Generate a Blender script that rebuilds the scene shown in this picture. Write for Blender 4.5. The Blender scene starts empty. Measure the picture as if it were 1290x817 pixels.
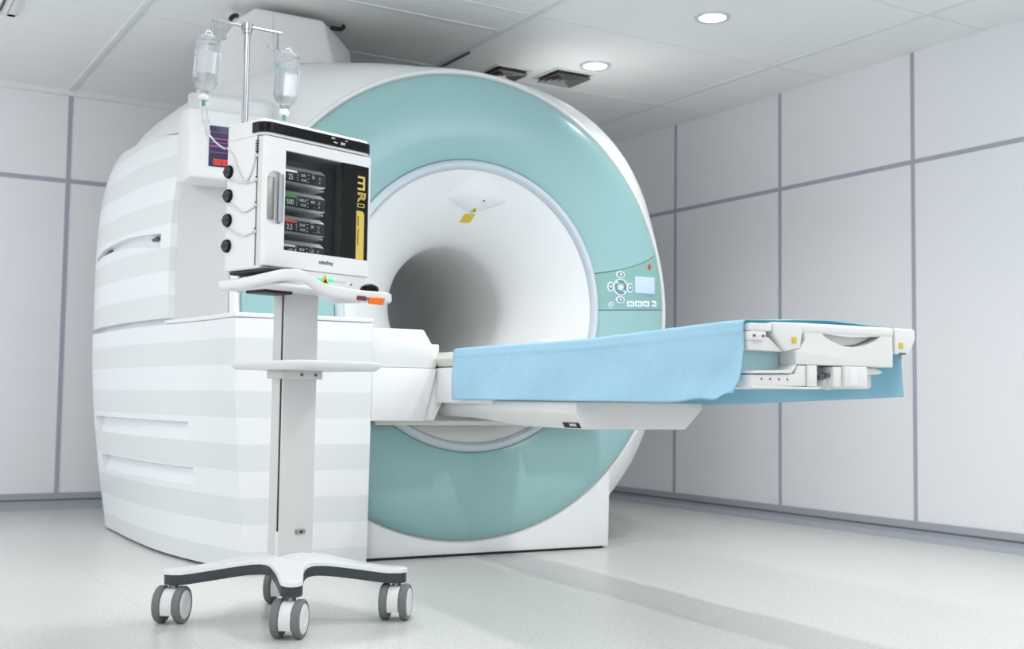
import bpy, bmesh, math, random
from mathutils import Vector, Matrix, noise
random.seed(4)
PI = math.pi
S = bpy.context.scene
COL = S.collection

# ---------------------------------------------------------------- camera
cam_data = bpy.data.cameras.new('camera')
cam = bpy.data.objects.new('camera', cam_data); COL.objects.link(cam); S.camera = cam
cam_data.sensor_width = 36; cam_data.lens = 1476.6*36/1290
_fw = Vector((0.5124, 0.8564, 0.0636)).normalized()
_rt = Vector((0.8576, -0.5142, 0.0132)); _rt = (_rt - _fw*_rt.dot(_fw)).normalized()
_up = _rt.cross(_fw)
cam.matrix_world = Matrix(((_rt.x, _up.x, -_fw.x, 0), (_rt.y, _up.y, -_fw.y, 0), (_rt.z, _up.z, -_fw.z, .72), (0, 0, 0, 1)))
cam_data.dof.use_dof = True; cam_data.dof.focus_distance = 4.15; cam_data.dof.aperture_fstop = 3.2
cam_data.clip_start = .05

# ---------------------------------------------------------------- world, lights, exposure
W = bpy.data.worlds.new('room_daylight'); S.world = W; W.use_nodes = True
W.node_tree.nodes['Background'].inputs[0].default_value = (.94, .97, 1, 1)
W.node_tree.nodes['Background'].inputs[1].default_value = 1.1
S.view_settings.view_transform = 'Standard'; S.view_settings.look = 'None'
S.view_settings.exposure = 0.25; S.view_settings.gamma = 1.0
S.view_settings.use_curve_mapping = False

def area(name, loc, direction, sx, sy, power, color=(1, 1, 1), spread=180):
    l = bpy.data.lights.new(name, 'AREA'); l.shape = 'RECTANGLE'; l.size = sx; l.size_y = sy
    l.energy = power; l.color = color; l.spread = math.radians(spread)
    o = bpy.data.objects.new(name, l); COL.objects.link(o)
    o.location = loc; o.rotation_euler = Vector(direction).to_track_quat('-Z', 'Y').to_euler()
    return o
area('ceiling_fill_light', (-0.9, .2, 2.61), (0, 0, -1), 1.2, 2.4, 16)  # added fill below the ceiling, out of view, no fixture
area('ceiling_fill_light', (3.6, 1.0, 2.61), (0, 0, -1), 1.2, 3.0, 40)  # unseen fill added to brighten the floor and right wall
area('ceiling_fill_light', (-.7, 6.2, 2.61), (0, .25, -1), .8, 1.8, 22, (.93, .96, 1))  # unseen fill added to brighten the left of the back wall
area('left_fill_light', (-2.6, 5.6, 1.5), (1, .12, -.05), 3.4, 2.0, 22, (.90, .95, 1))  # added cool fill from the left, not a known window
area('ceiling_spot_bank', (.55, 2.2, 2.55), (.42, .80, -.36), .5, .5, 9)

# ---------------------------------------------------------------- materials
def srgb(r, g, b):
    f = lambda c: (c/255/12.92) if c/255 <= .04045 else ((c/255+.055)/1.055)**2.4
    return (f(r), f(g), f(b), 1)
MATS = {}
def mat(name, col, rough=.5, metal=0, coat=0, emit=None, es=0, noise=0, bump=0, bscale=200, trans=0, ior=1.45, sheen=0, spec=.5):
    if name in MATS: return MATS[name]
    m = bpy.data.materials.new(name); m.use_nodes = True; nt = m.node_tree; b = nt.nodes['Principled BSDF']
    b.inputs['Base Color'].default_value = col; b.inputs['Roughness'].default_value = rough
    b.inputs['Metallic'].default_value = metal; b.inputs['Coat Weight'].default_value = coat
    b.inputs['Coat Roughness'].default_value = .22; b.inputs['IOR'].default_value = ior
    b.inputs['Specular IOR Level'].default_value = spec
    b.inputs['Transmission Weight'].default_value = trans
    if emit: b.inputs['Emission Color'].default_value = emit; b.inputs['Emission Strength'].default_value = es
    tc = nt.nodes.new('ShaderNodeTexCoord')
    nz = nt.nodes.new('ShaderNodeTexNoise'); nz.inputs['Scale'].default_value = bscale*.2 if noise else 6; nz.inputs['Detail'].default_value = 4
    nt.links.new(tc.outputs['Object'], nz.inputs['Vector'])
    mr = nt.nodes.new('ShaderNodeMapRange'); k = max(noise, .012)
    mr.inputs['To Min'].default_value = 1-k; mr.inputs['To Max'].default_value = 1+k
    nt.links.new(nz.outputs['Fac'], mr.inputs['Value'])
    mx = nt.nodes.new('ShaderNodeMix'); mx.data_type = 'RGBA'; mx.blend_type = 'MULTIPLY'; mx.inputs[0].default_value = 1
    mx.inputs[6].default_value = col; cb = nt.nodes.new('ShaderNodeCombineColor')
    for i in range(3): nt.links.new(mr.outputs[0], cb.inputs[i])
    nt.links.new(cb.outputs[0], mx.inputs[7]); nt.links.new(mx.outputs[2], b.inputs['Base Color'])
    if bump:
        n2 = nt.nodes.new('ShaderNodeTexNoise'); n2.inputs['Scale'].default_value = bscale; n2.inputs['Detail'].default_value = 3
        nt.links.new(tc.outputs['Object'], n2.inputs['Vector'])
        bp = nt.nodes.new('ShaderNodeBump'); bp.inputs['Strength'].default_value = bump; bp.inputs['Distance'].default_value = .01
        nt.links.new(n2.outputs['Fac'], bp.inputs['Height']); nt.links.new(bp.outputs[0], b.inputs['Normal'])
    MATS[name] = m; return m

def nodes_of(name, col, rough, coat=0):
    m = mat(name, col, rough, coat=coat); nt = m.node_tree; return m, nt, nt.nodes['Principled BSDF']
def mnode(nt, op, a, b=None, c=None):
    n = nt.nodes.new('ShaderNodeMath'); n.operation = op
    for i, v in enumerate((a, b, c)):
        if v is None: continue
        if isinstance(v, (int, float)): n.inputs[i].default_value = v
        else: nt.links.new(v, n.inputs[i])
    return n.outputs[0]

def striped():
    m, nt, b = nodes_of('white_shell_grey_bands', srgb(240, 242, 243), .38, .2)
    tc = nt.nodes.new('ShaderNodeTexCoord'); sp = nt.nodes.new('ShaderNodeSeparateXYZ')
    nt.links.new(tc.outputs['Object'], sp.inputs[0])
    f = mnode(nt, 'FRACT', mnode(nt, 'DIVIDE', mnode(nt, 'SUBTRACT', sp.outputs[2], -.0155), .2155))
    a = mnode(nt, 'LESS_THAN', f, .5)
    mx = nt.nodes.new('ShaderNodeMix'); mx.data_type = 'RGBA'
    mx.inputs[6].default_value = srgb(235, 237, 239); mx.inputs[7].default_value = srgb(223, 226, 226)
    nt.links.new(a, mx.inputs[0]); nt.links.new(mx.outputs[2], b.inputs['Base Color'])
    return m

white = mat('white_shell', srgb(232, 233, 234), .36, coat=.2)
white2 = mat('white_plastic', srgb(227, 227, 227), .42)
offwhite = mat('ivory_plastic', srgb(232, 231, 222), .45)
greyw = mat('pale_grey_plastic', srgb(205, 209, 213), .4)
ringm = mat('pale_blue_grey_rim', srgb(203, 213, 220), .32, coat=.3)
teal = mat('teal_gloss_cover', srgb(150, 191, 193), .28, coat=.35)
tealp = mat('teal_panel', srgb(138, 182, 176), .4, coat=.1)
teald = mat('dark_teal_gap', srgb(60, 104, 102), .6)
bands = striped()
boreg = mat('bore_grey', srgb(232, 233, 232), .5)
blk = mat('black_gloss', srgb(8, 9, 11), .16, spec=.25)
blkm = mat('black_matte', srgb(24, 26, 29), .5)
dkg = mat('charcoal_trim', srgb(52, 60, 65), .45)
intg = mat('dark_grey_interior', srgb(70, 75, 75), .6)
steel = mat('brushed_steel', srgb(170, 173, 178), .22, metal=1)
alu = mat('grey_aluminium', srgb(158, 156, 154), .38, metal=.8)
colm = mat('column_grey_white', srgb(214, 213, 213), .4)
tyre = mat('grey_rubber', srgb(112, 118, 118), .55)
blue_led = mat('lit_blue_screen', srgb(150, 165, 205), .4, emit=srgb(176, 196, 250), es=.6)
led = mat('lit_white_button', srgb(200, 215, 245), .4, emit=srgb(210, 222, 255), es=.7)
btn = mat('button_grey_green', srgb(128, 146, 140), .4)
red = mat('red_indicator', srgb(196, 74, 62), .4)
yel = mat('yellow_label', srgb(212, 190, 60), .5)
gold = mat('yellow_print', srgb(216, 190, 92), .5)
ora = mat('orange_tag', srgb(238, 116, 22), .5)
maroon = mat('maroon_tag', srgb(112, 44, 40), .5)
seamd = mat('dark_seam', srgb(96, 100, 104), .7)
tubem = mat('clear_tube', srgb(214, 217, 220), .3)
greenv = mat('green_valve', srgb(92, 150, 136), .4)
def emis(name, c, s=1.0): return mat(name, c, .5, emit=c, es=s)
scr_dark = mat('pump_screen', srgb(26, 28, 36), .3, emit=srgb(30, 34, 48), es=.25)
t_white = emis('lit_text_white', srgb(205, 208, 212), .6)
b_white = emis('lit_bar_white', srgb(240, 242, 242), .8)
b_green = emis('lit_bar_green', srgb(50, 150, 60), .8)
b_red = emis('lit_bar_red', srgb(228, 60, 34), .8)
b_lilac = emis('lit_bar_lilac', srgb(214, 184, 224), .8)
b_orange = emis('lit_icon_orange', srgb(214, 124, 40), .6)
led_green = emis('lit_green_lamp', srgb(60, 230, 130), 1.0)
navy = mat('navy_screen', srgb(32, 36, 66), .3, emit=srgb(32, 36, 70), es=.4)
magenta = emis('lit_magenta_line', srgb(150, 66, 132), .35)
redbtn = emis('lit_red_key', srgb(196, 54, 48), .45)

def pane_mat():
    m = bpy.data.materials.new('tinted_door_glass'); m.use_nodes = True; nt = m.node_tree; nt.nodes.clear()
    o = nt.nodes.new('ShaderNodeOutputMaterial'); t = nt.nodes.new('ShaderNodeBsdfTransparent'); t.inputs[0].default_value = (.78, .80, .80, 1)
    g = nt.nodes.new('ShaderNodeBsdfGlossy'); g.inputs['Roughness'].default_value = .03
    f = nt.nodes.new('ShaderNodeFresnel'); f.inputs[0].default_value = 1.22
    x = nt.nodes.new('ShaderNodeMixShader')
    nt.links.new(f.outputs[0], x.inputs[0]); nt.links.new(t.outputs[0], x.inputs[1]); nt.links.new(g.outputs[0], x.inputs[2]); nt.links.new(x.outputs[0], o.inputs[0])
    return m
pane = pane_mat()
def clear_mat(name, tint, fac, ior, rough=.04):
    m = bpy.data.materials.new(name); m.use_nodes = True; nt = m.node_tree; nt.nodes.clear()
    o = nt.nodes.new('ShaderNodeOutputMaterial'); t = nt.nodes.new('ShaderNodeBsdfTransparent'); t.inputs[0].default_value = tint
    b = nt.nodes.new('ShaderNodeBsdfPrincipled'); b.inputs['Base Color'].default_value = (.97, .98, 1, 1)
    b.inputs['Transmission Weight'].default_value = 1; b.inputs['IOR'].default_value = ior; b.inputs['Roughness'].default_value = rough
    x = nt.nodes.new('ShaderNodeMixShader'); x.inputs[0].default_value = fac
    nt.links.new(t.outputs[0], x.inputs[1]); nt.links.new(b.outputs[0], x.inputs[2]); nt.links.new(x.outputs[0], o.inputs[0])
    return m
bottlem = clear_mat('clear_bottle_plastic', (.99, .99, 1, 1), .5, 1.16)
liquidm = clear_mat('clear_infusion_liquid', (.98, .985, .99, 1), .6, 1.2)

def drape_mat():
    m, nt, b = nodes_of('blue_surgical_drape', srgb(184, 224, 246), .42)
    b.inputs['Transmission Weight'].default_value = 0
    tc = nt.nodes.new('ShaderNodeTexCoord')
    n2 = nt.nodes.new('ShaderNodeTexNoise'); n2.inputs['Scale'].default_value = 500
    nt.links.new(tc.outputs['Object'], n2.inputs['Vector'])
    n3 = nt.nodes.new('ShaderNodeTexNoise'); n3.inputs['Scale'].default_value = 7; n3.inputs['Detail'].default_value = 5
    n3.inputs['Distortion'].default_value = .8
    nt.links.new(tc.outputs['Object'], n3.inputs['Vector'])
    s = mnode(nt, 'ADD', mnode(nt, 'MULTIPLY', n2.outputs['Fac'], .03), n3.outputs['Fac'])
    bp = nt.nodes.new('ShaderNodeBump'); bp.inputs['Strength'].default_value = .35; bp.inputs['Distance'].default_value = .02
    nt.links.new(s, bp.inputs['Height']); nt.links.new(bp.outputs[0], b.inputs['Normal'])
    # thin film lets some light through
    out = nt.nodes['Material Output']; tl = nt.nodes.new('ShaderNodeBsdfTranslucent'); tl.inputs[0].default_value = srgb(180, 238, 246)
    x = nt.nodes.new('ShaderNodeMixShader'); x.inputs[0].default_value = .3
    nt.links.new(b.outputs[0], x.inputs[1]); nt.links.new(tl.outputs[0], x.inputs[2]); nt.links.new(x.outputs[0], out.inputs[0])
    return m
drapem = drape_mat()

def wall_mat():
    m, nt, b = nodes_of('wall_panel_white', srgb(236, 237, 241), .38); return m
wallm = wall_mat()
seamw = mat('violet_grey_joint', srgb(172, 172, 186), .5)
basem = mat('grey_cove_base', srgb(164, 169, 178), .4)
def floor_mat():
    m, nt, b = nodes_of('speckled_vinyl_floor', srgb(206, 208, 206), .3)
    tc = nt.nodes.new('ShaderNodeTexCoord')
    n = nt.nodes.new('ShaderNodeTexNoise'); n.inputs['Scale'].default_value = 90; n.inputs['Detail'].default_value = 6
    nt.links.new(tc.outputs['Object'], n.inputs['Vector'])
    r = nt.nodes.new('ShaderNodeValToRGB'); r.color_ramp.elements[0].position = .32; r.color_ramp.elements[0].color = srgb(199, 199, 196)
    r.color_ramp.elements[1].position = .62; r.color_ramp.elements[1].color = srgb(219, 219, 216)
    nt.links.new(n.outputs['Fac'], r.inputs[0])
    sp = nt.nodes.new('ShaderNodeSeparateXYZ'); nt.links.new(tc.outputs['Object'], sp.inputs[0])
    f = mnode(nt, 'FRACT', mnode(nt, 'DIVIDE', mnode(nt, 'SUBTRACT', sp.outputs[0], .993), .6))
    a = mnode(nt, 'LESS_THAN', f, .006)
    mx = nt.nodes.new('ShaderNodeMix'); mx.data_type = 'RGBA'; mx.inputs[7].default_value = srgb(196, 197, 194)
    nt.links.new(a, mx.inputs[0]); nt.links.new(r.outputs[0], mx.inputs[6]); nt.links.new(mx.outputs[2], b.inputs['Base Color'])
    n4 = nt.nodes.new('ShaderNodeTexNoise'); n4.inputs['Scale'].default_value = 40; nt.links.new(tc.outputs['Object'], n4.inputs['Vector'])
    bp = nt.nodes.new('ShaderNodeBump'); bp.inputs['Strength'].default_value = .1; bp.inputs['Distance'].default_value = .01
    nt.links.new(n4.outputs['Fac'], bp.inputs['Height']); nt.links.new(bp.outputs[0], b.inputs['Normal'])
    return m
floorm = floor_mat()
ceilm = mat('ceiling_metal_tile', srgb(244, 246, 244), .45)
ceilj = mat('ceiling_joint', srgb(232, 235, 235), .5)

# ---------------------------------------------------------------- mesh helpers
def merge(bm, b2, mi=0):
    for f in b2.faces: f.material_index = mi
    me = bpy.data.meshes.new('t'); b2.to_mesh(me); b2.free(); bm.from_mesh(me); bpy.data.meshes.remove(me)
def nb(): return bmesh.new()
def bev(b, w, seg=2, ang=30):
    es = [e for e in b.edges if len(e.link_faces) == 2 and math.degrees(e.calc_face_angle(0)) > ang]
    if w > 0 and es: bmesh.ops.bevel(b, geom=es, offset=w, segments=seg, profile=.5, affect='EDGES', clamp_overlap=True)
def box(bm, x0, x1, y0, y1, z0, z1, w=0, seg=2, mi=0):
    b = nb(); bmesh.ops.create_cube(b, size=1)
    for v in b.verts: v.co = Vector((x0+(v.co.x+.5)*(x1-x0), y0+(v.co.y+.5)*(y1-y0), z0+(v.co.z+.5)*(z1-z0)))
    bev(b, w, seg); merge(bm, b, mi); return bm
def prism(bm, pts, ax, a0, a1, w=0, seg=2, mi=0):
    """polygon pts in the plane normal to ax, extruded a0..a1 (ax 'x': (y,z); 'y': (x,z); 'z': (x,y))"""
    def P(p, a): return {'x': (a, p[0], p[1]), 'y': (p[0], a, p[1]), 'z': (p[0], p[1], a)}[ax]
    b = nb(); lo = [b.verts.new(P(p, a0)) for p in pts]; hi = [b.verts.new(P(p, a1)) for p in pts]
    b.faces.new(lo); b.faces.new(hi[::-1]); n = len(pts)
    for i in range(n): b.faces.new((lo[i], hi[i], hi[(i+1) % n], lo[(i+1) % n]))
    bmesh.ops.recalc_face_normals(b, faces=b.faces); bev(b, w, seg); merge(bm, b, mi); return bm
def loft(bm, rings, close=True, cap0=True, cap1=True, mi=0):
    b = nb(); R = [[b.verts.new(p) for p in r] for r in rings]; n = len(R[0])
    for i in range(len(R)-1):
        for j in range(n if close else n-1):
            k = (j+1) % n; b.faces.new((R[i][j], R[i][k], R[i+1][k], R[i+1][j]))
    if cap0: b.faces.new(R[0][::-1])
    if cap1: b.faces.new(R[-1])
    bmesh.ops.recalc_face_normals(b, faces=b.faces); merge(bm, b, mi); return bm
def tube(bm, pts, r, n=10, mi=0, caps=True):
    pts = [Vector(p) for p in pts]; rings = []; ref = None
    for i, p in enumerate(pts):
        t = (pts[min(i+1, len(pts)-1)] - pts[max(i-1, 0)]).normalized()
        if ref is None: ref = t.orthogonal().normalized()
        ref = (ref - t*ref.dot(t)).normalized(); s = t.cross(ref); rr = r[i] if isinstance(r, (list, tuple)) else r
        rings.append([p + (ref*math.cos(2*PI*k/n) + s*math.sin(2*PI*k/n))*rr for k in range(n)])
    return loft(bm, rings, True, caps, caps, mi)
def lathe(bm, prof, c, axis, n=64, mi=0, closed=False, a0=0, a1=2*PI):
    """prof: list of (radius, distance along axis)"""
    ax = Vector(axis).normalized(); e = ax.orthogonal().normalized()
    if abs(ax.y) > .9: e = Vector((1, 0, 0))
    s = ax.cross(e); c = Vector(c); b = nb(); full = abs(a1-a0-2*PI) < 1e-6; m = n if full else n+1
    R = []
    for (r, h) in prof:
        if r < 1e-6: R.append([b.verts.new(c+ax*h)]*m)
        else: R.append([b.verts.new(c+ax*h+(e*math.cos(a0+(a1-a0)*k/n)+s*math.sin(a0+(a1-a0)*k/n))*r) for k in range(m)])
    L = len(R); seq = list(range(L-1)) + ([L-1] if closed else [])
    for i in seq:
        A, B = R[i], R[(i+1) % L]
        for k in range(m if full else m-1):
            q = (k+1) % m; vs = []
            for v in (A[k], A[q], B[q], B[k]):
                if v not in vs: vs.append(v)
            if len(vs) > 2: b.faces.new(vs)
    bmesh.ops.recalc_face_normals(b, faces=b.faces); merge(bm, b, mi); return bm
def cr(pts, n=8, closed=False):
    """Catmull-Rom through points"""
    P = [Vector(p) for p in pts]; out = []; L = len(P)
    for i in range(L if closed else L-1):
        g = (lambda k: P[k % L]) if closed else (lambda k: P[min(max(k, 0), L-1)])
        p0, p1, p2, p3 = g(i-1), g(i), g(i+1), g(i+2)
        for j in range(n):
            t = j/n
            out.append(.5*((2*p1)+(p2-p0)*t+(2*p0-5*p1+4*p2-p3)*t*t+(3*p1-p0-3*p2+p3)*t**3))
    if not closed: out.append(P[-1])
    return out
def rrect(x0, x1, y0, y1, r, n=6):
    out = []
    for cx, cy, a in ((x1-r, y1-r, 0), (x0+r, y1-r, 90), (x0+r, y0+r, 180), (x1-r, y0+r, 270)):
        for k in range(n+1):
            t = math.radians(a+90*k/n); out.append((cx+r*math.cos(t), cy+r*math.sin(t)))
    return out
def text_tris(s, size, mode='fill', bold=False, sx=1.0):
    cu = bpy.data.curves.new('t', 'FONT'); cu.body = s; cu.size = size; cu.align_x = 'CENTER'; cu.align_y = 'CENTER'
    cu.resolution_u = 2
    if mode == 'outline': cu.fill_mode = 'NONE'; cu.bevel_depth = size*.035; cu.bevel_resolution = 0
    elif bold: cu.offset = size*.03
    o = bpy.data.objects.new('t', cu); COL.objects.link(o)
    dg = bpy.context.evaluated_depsgraph_get(); me = bpy.data.meshes.new_from_object(o.evaluated_get(dg))
    b = nb(); b.from_mesh(me); bpy.data.objects.remove(o); bpy.data.curves.remove(cu); bpy.data.meshes.remove(me)
    for v in b.verts: v.co.x *= sx
    return b
def text(bm, s, size, at, right=(1, 0, 0), up=(0, 0, 1), depth=.0006, mode='fill', bold=False, mi=0, sx=1.0):
    b = text_tris(s, size, mode, bold, sx); r, u = Vector(right), Vector(up); nrm = r.cross(u)
    if mode != 'outline' and b.faces:
        g = bmesh.ops.extrude_face_region(b, geom=list(b.faces))
        for e in g['geom']:
            if isinstance(e, bmesh.types.BMVert): e.co.z += depth
    for v in b.verts: v.co = Vector(at)+r*v.co.x+u*v.co.y+nrm*v.co.z
    merge(bm, b, mi); return bm

# ---------------------------------------------------------------- object helpers
class Frame:
    def __init__(s, o, rz): s.o = Vector(o); s.rz = rz; s.m = Matrix.Translation(s.o) @ Matrix.Rotation(rz, 4, 'Z')
ROOM = Frame((0, 0, 0), 0)
MRI = Frame((2.623, 4.724, 0), -math.radians(2.9))       # origin on the floor under the centre of the bore ring; x right, y into the machine
CART = Frame((1.355, 3.67, 0), math.radians(18))         # origin under the column; x along the front, y backwards
BASE = {}
def thing(name, label, cat, frame=ROOM, base=(0, 0, 0), group=None):
    o = bpy.data.objects.new(name, None); COL.objects.link(o); o.empty_display_size = .1
    o.location = frame.m @ Vector(base); o.rotation_euler = (0, 0, frame.rz)
    o['label'] = label; o['category'] = cat
    if group: o['group'] = group
    BASE[o.name] = Vector(base); return o
def part(name, bm, mats, parent, smooth=35, label=None):
    me = bpy.data.meshes.new(name); base = BASE[parent.name]
    for v in bm.verts: v.co -= base
    bm.to_mesh(me); bm.free()
    for m in (mats if isinstance(mats, (list, tuple)) else [mats]): me.materials.append(m)
    o = bpy.data.objects.new(name, me); COL.objects.link(o); o.parent = parent; BASE[o.name] = base
    if smooth: me.shade_smooth(); me.set_sharp_from_angle(angle=math.radians(smooth))
    if label: o['label'] = label
    return o
def parts(name, bm, mats, parent, smooth=35, label=None):
    """each loose piece of bm becomes a part of its own"""
    seen = set(); out = []
    bm.verts.ensure_lookup_table(); me = bpy.data.meshes.new('s'); bm.to_mesh(me); bm.free()
    src = bmesh.new(); src.from_mesh(me); src.verts.ensure_lookup_table(); comps = []
    for v in src.verts:
        if v.index in seen: continue
        st = [v]; seen.add(v.index); comp = set()
        while st:
            q = st.pop(); comp.add(q.index)
            for ed in q.link_edges:
                w = ed.other_vert(q)
                if w.index not in seen: seen.add(w.index); st.append(w)
        comps.append(comp)
    src.free()
    for comp in comps:
        b = bmesh.new(); b.from_mesh(me); b.verts.ensure_lookup_table()
        bmesh.ops.delete(b, geom=[v for v in b.verts if v.index not in comp], context='VERTS')
        out.append(part(name, b, mats, parent, smooth, label))
    bpy.data.meshes.remove(me); return out
def single(name, bm, mats, label, cat, frame=ROOM, base=(0, 0, 0), group=None, smooth=35):
    me = bpy.data.meshes.new(name)
    for v in bm.verts: v.co -= Vector(base)
    bm.to_mesh(me); bm.free()
    for m in (mats if isinstance(mats, (list, tuple)) else [mats]): me.materials.append(m)
    o = bpy.data.objects.new(name, me); COL.objects.link(o)
    o.location = frame.m @ Vector(base); o.rotation_euler = (0, 0, frame.rz)
    if smooth: me.shade_smooth(); me.set_sharp_from_angle(angle=math.radians(smooth))
    if label: o['label'] = label
    if cat: o['category'] = cat
    if group: o['group'] = group
    BASE[o.name] = Vector(base); return o
def struct(name, bm, mats, label=None):
    o = single(name, bm, mats, label, None); o['kind'] = 'structure'; return o
def cut(o, cutters):
    """carve the closed meshes in cutters (bmeshes in o's frame) out of o"""
    base = BASE[o.name]
    for b in cutters:
        for v in b.verts: v.co -= base
        me = bpy.data.meshes.new('c'); b.to_mesh(me); b.free(); c = bpy.data.objects.new('c', me); COL.objects.link(c)
        c.parent = o.parent
        if not o.parent: c.matrix_basis = o.matrix_basis
        md = o.modifiers.new('b', 'BOOLEAN'); md.operation = 'DIFFERENCE'; md.object = c; md.solver = 'EXACT'
        bpy.context.view_layer.update(); dg = bpy.context.evaluated_depsgraph_get()
        m2 = bpy.data.meshes.new_from_object(o.evaluated_get(dg)); o.modifiers.clear(); old = o.data; o.data = m2; m2.name = old.name
        bpy.data.objects.remove(c)
        o.data.shade_smooth(); o.data.set_sharp_from_angle(angle=math.radians(30))

# ================================================================ the room
RX, LY, CH = 5.106, 7.791, 2.641
struct('floor', box(nb(), -4, 7, -3, 9, -.1, 0), floorm)
def wall_right():
    b = nb(); box(b, RX, RX+.12, -3, LY+.12, 0, CH)
    for k in range(-8, 2):
        y = 5.322+1.02*k; box(b, RX-.004, RX+.01, y-.012, y+.012, .08, CH-.002, mi=1)
    box(b, RX-.0035, RX+.01, -3, LY, 2.026, 2.050, mi=1)
    return b
struct('wall_right', wall_right(), [wallm, seamw])
def wall_back():
    b = nb(); box(b, -4, RX, LY, LY+.12, 0, CH)
    for k in range(-5, 4):
        x = 1.356+1.02*k; box(b, x-.013, x+.013, LY-.004, LY+.01, .08, CH-.002, mi=1)
    box(b, -4, RX, LY-.0035, LY+.01, 2.052, 2.080, mi=1)
    return b
struct('wall_back', wall_back(), [wallm, seamw])
def cove(n, ax):
    b = nb()
    if ax == 'r':
        prism(b, [(RX, 0), (RX, .1), (RX-.016, .1), (RX-.016, .03), (RX-.05, 0)], 'y', -3, LY)
        box(b, RX-.02, RX, -3, LY, .055, .062, mi=1)
    else:
        prism(b, [(LY, 0), (LY, .1), (LY-.016, .1), (LY-.016, .03), (LY-.05, 0)], 'x', -4, RX)
        box(b, -4, RX, LY-.02, LY, .055, .062, mi=1)
    return b
struct('baseboard_right', cove('r', 'r'), [basem, seamd])
struct('baseboard_back', cove('b', 'b'), [basem, seamd])
def ceiling():
    b = nb(); box(b, -4, RX+.12, -3, LY+.12, CH, CH+.08)
    for x in (-2.0, -.33, 1.347, 3.03, 4.65): box(b, x-.02, x+.02, -3, LY, CH-.006, CH+.01, .002, mi=1)
    for k in range(-7, 4):
        y = 4.93+.56*2*k*.5*1.0; 
    for y in (-1.6, -.5, .6, 1.7, 2.75, 3.83, 4.9, 5.98, 7.05): box(b, -4, RX, y-.006, y+.006, CH-.003, CH+.01, mi=1)
    box(b, 1.36, 3.02, 5.2, 5.23, CH-.004, CH+.01, mi=1)
    prism(b, [(LY, CH), (LY, CH-.03), (LY-.03, CH-.03), (LY-.05, CH)], 'x', -4, RX, mi=1)
    return b
struct('ceiling', ceiling(), [ceilm, ceilj])

lamp_face = mat('lit_downlight', srgb(255, 255, 252), .4, emit=(1, 1, .98, 1), es=3)
for (x, y, lab) in ((1.52, 3.60, 'round recessed ceiling downlight over the trolley and scanner corner'), (3.05, 3.50, 'round recessed ceiling downlight directly above the patient table'), (3.796, 4.431, 'round recessed ceiling downlight nearer the right wall top, uppermost in the photo'),
                    (3.795, 5.452, 'round recessed ceiling downlight beside the square air diffuser')):
    t = thing('ceiling_downlight', lab, 'ceiling light', base=(x, y, CH-.012), group='ceiling downlights')
    part('bezel', lathe(nb(), [(.068, .02), (.068, 0), (.085, -.004), (.09, .004), (.09, .02)], (x, y, CH-.008), (0, 0, 1), 40, closed=True), greyw, t)
    part('diffuser', lathe(nb(), [(0, .002), (.067, .002), (.067, .012), (0, .012)], (x, y, CH-.008), (0, 0, 1), 40), lamp_face, t)
    l = bpy.data.lights.new('downlight_lamp', 'SPOT'); l.energy = 24 if y > 4 else 66; l.spot_size = math.radians(125); l.spot_blend = .8; l.shadow_soft_size = .06
    lo = bpy.data.objects.new('downlight_lamp', l); COL.objects.link(lo); lo.location = (x, y, CH-.03)

def diffuser(x, y, s, lab):
    t = thing('air_diffuser', lab, 'air vent', base=(x, y, CH), group='square ceiling air diffusers')
    def sq(r, z): return [(x+a*r, y+c*r, CH+z) for a, c in ((-1, -1), (1, -1), (1, 1), (-1, 1))]
    part('frame', loft(nb(), [sq(s, -.001), sq(s, -.008), sq(s*.9, -.008), sq(s*.9, -.001)], True, False, False), white2, t, 20)
    for k, (r0, r1) in enumerate(((.86, .70), (.64, .48), (.42, .26), (.20, .03))):
        part('louvre_cone', loft(nb(), [sq(s*r1, -.002), sq(s*r0, -.030), sq(s*(r0-.02), -.032), sq(s*(r1-.02), -.004)], True, False, False), alu, t, 20)
    part('dark_throat', box(nb(), x-s*.9, x+s*.9, y-s*.9, y+s*.9, CH-.002, CH+.001), seamd, t)
diffuser(3.77, 5.74, .135, 'square ceiling air diffuser beside the far downlight')
diffuser(3.43, 5.85, .115, 'square ceiling air diffuser just above the round scanner rim')
t = thing('ceiling_grille', 'slatted white linear air grille in the ceiling at the top left corner', 'air vent', base=(.66, 6.1, CH))
b = nb(); 
for (x0, x1, y0, y1) in ((.42, .46, 5.2, 6.35), (.78, .82, 5.2, 6.35), (.42, .82, 6.31, 6.35), (.42, .82, 5.2, 5.24)): box(b, x0, x1, y0, y1, CH-.012, CH, .002)
part('frame', b, ceilj, t)
b = nb()
for k in range(7): prism(b, [(.48+.045*k, CH-.002), (.50+.045*k, CH-.016), (.508+.045*k, CH-.012), (.49+.045*k, CH-.001)], 'y', 5.24, 6.31)
part('slats', b, white2, t)
part('dark_throat', box(nb(), .46, .78, 5.24, 6.31, CH-.001, CH+.001), seamd, t)
single('ceiling_slot', box(nb(), 3.052, 3.07, 5.62, 6.05, CH-.012, CH+.001, .002), seamd, 'narrow dark slot in the ceiling just above the left of the round rim', 'ceiling slot', base=(3.06, 5.8, CH))

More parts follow.
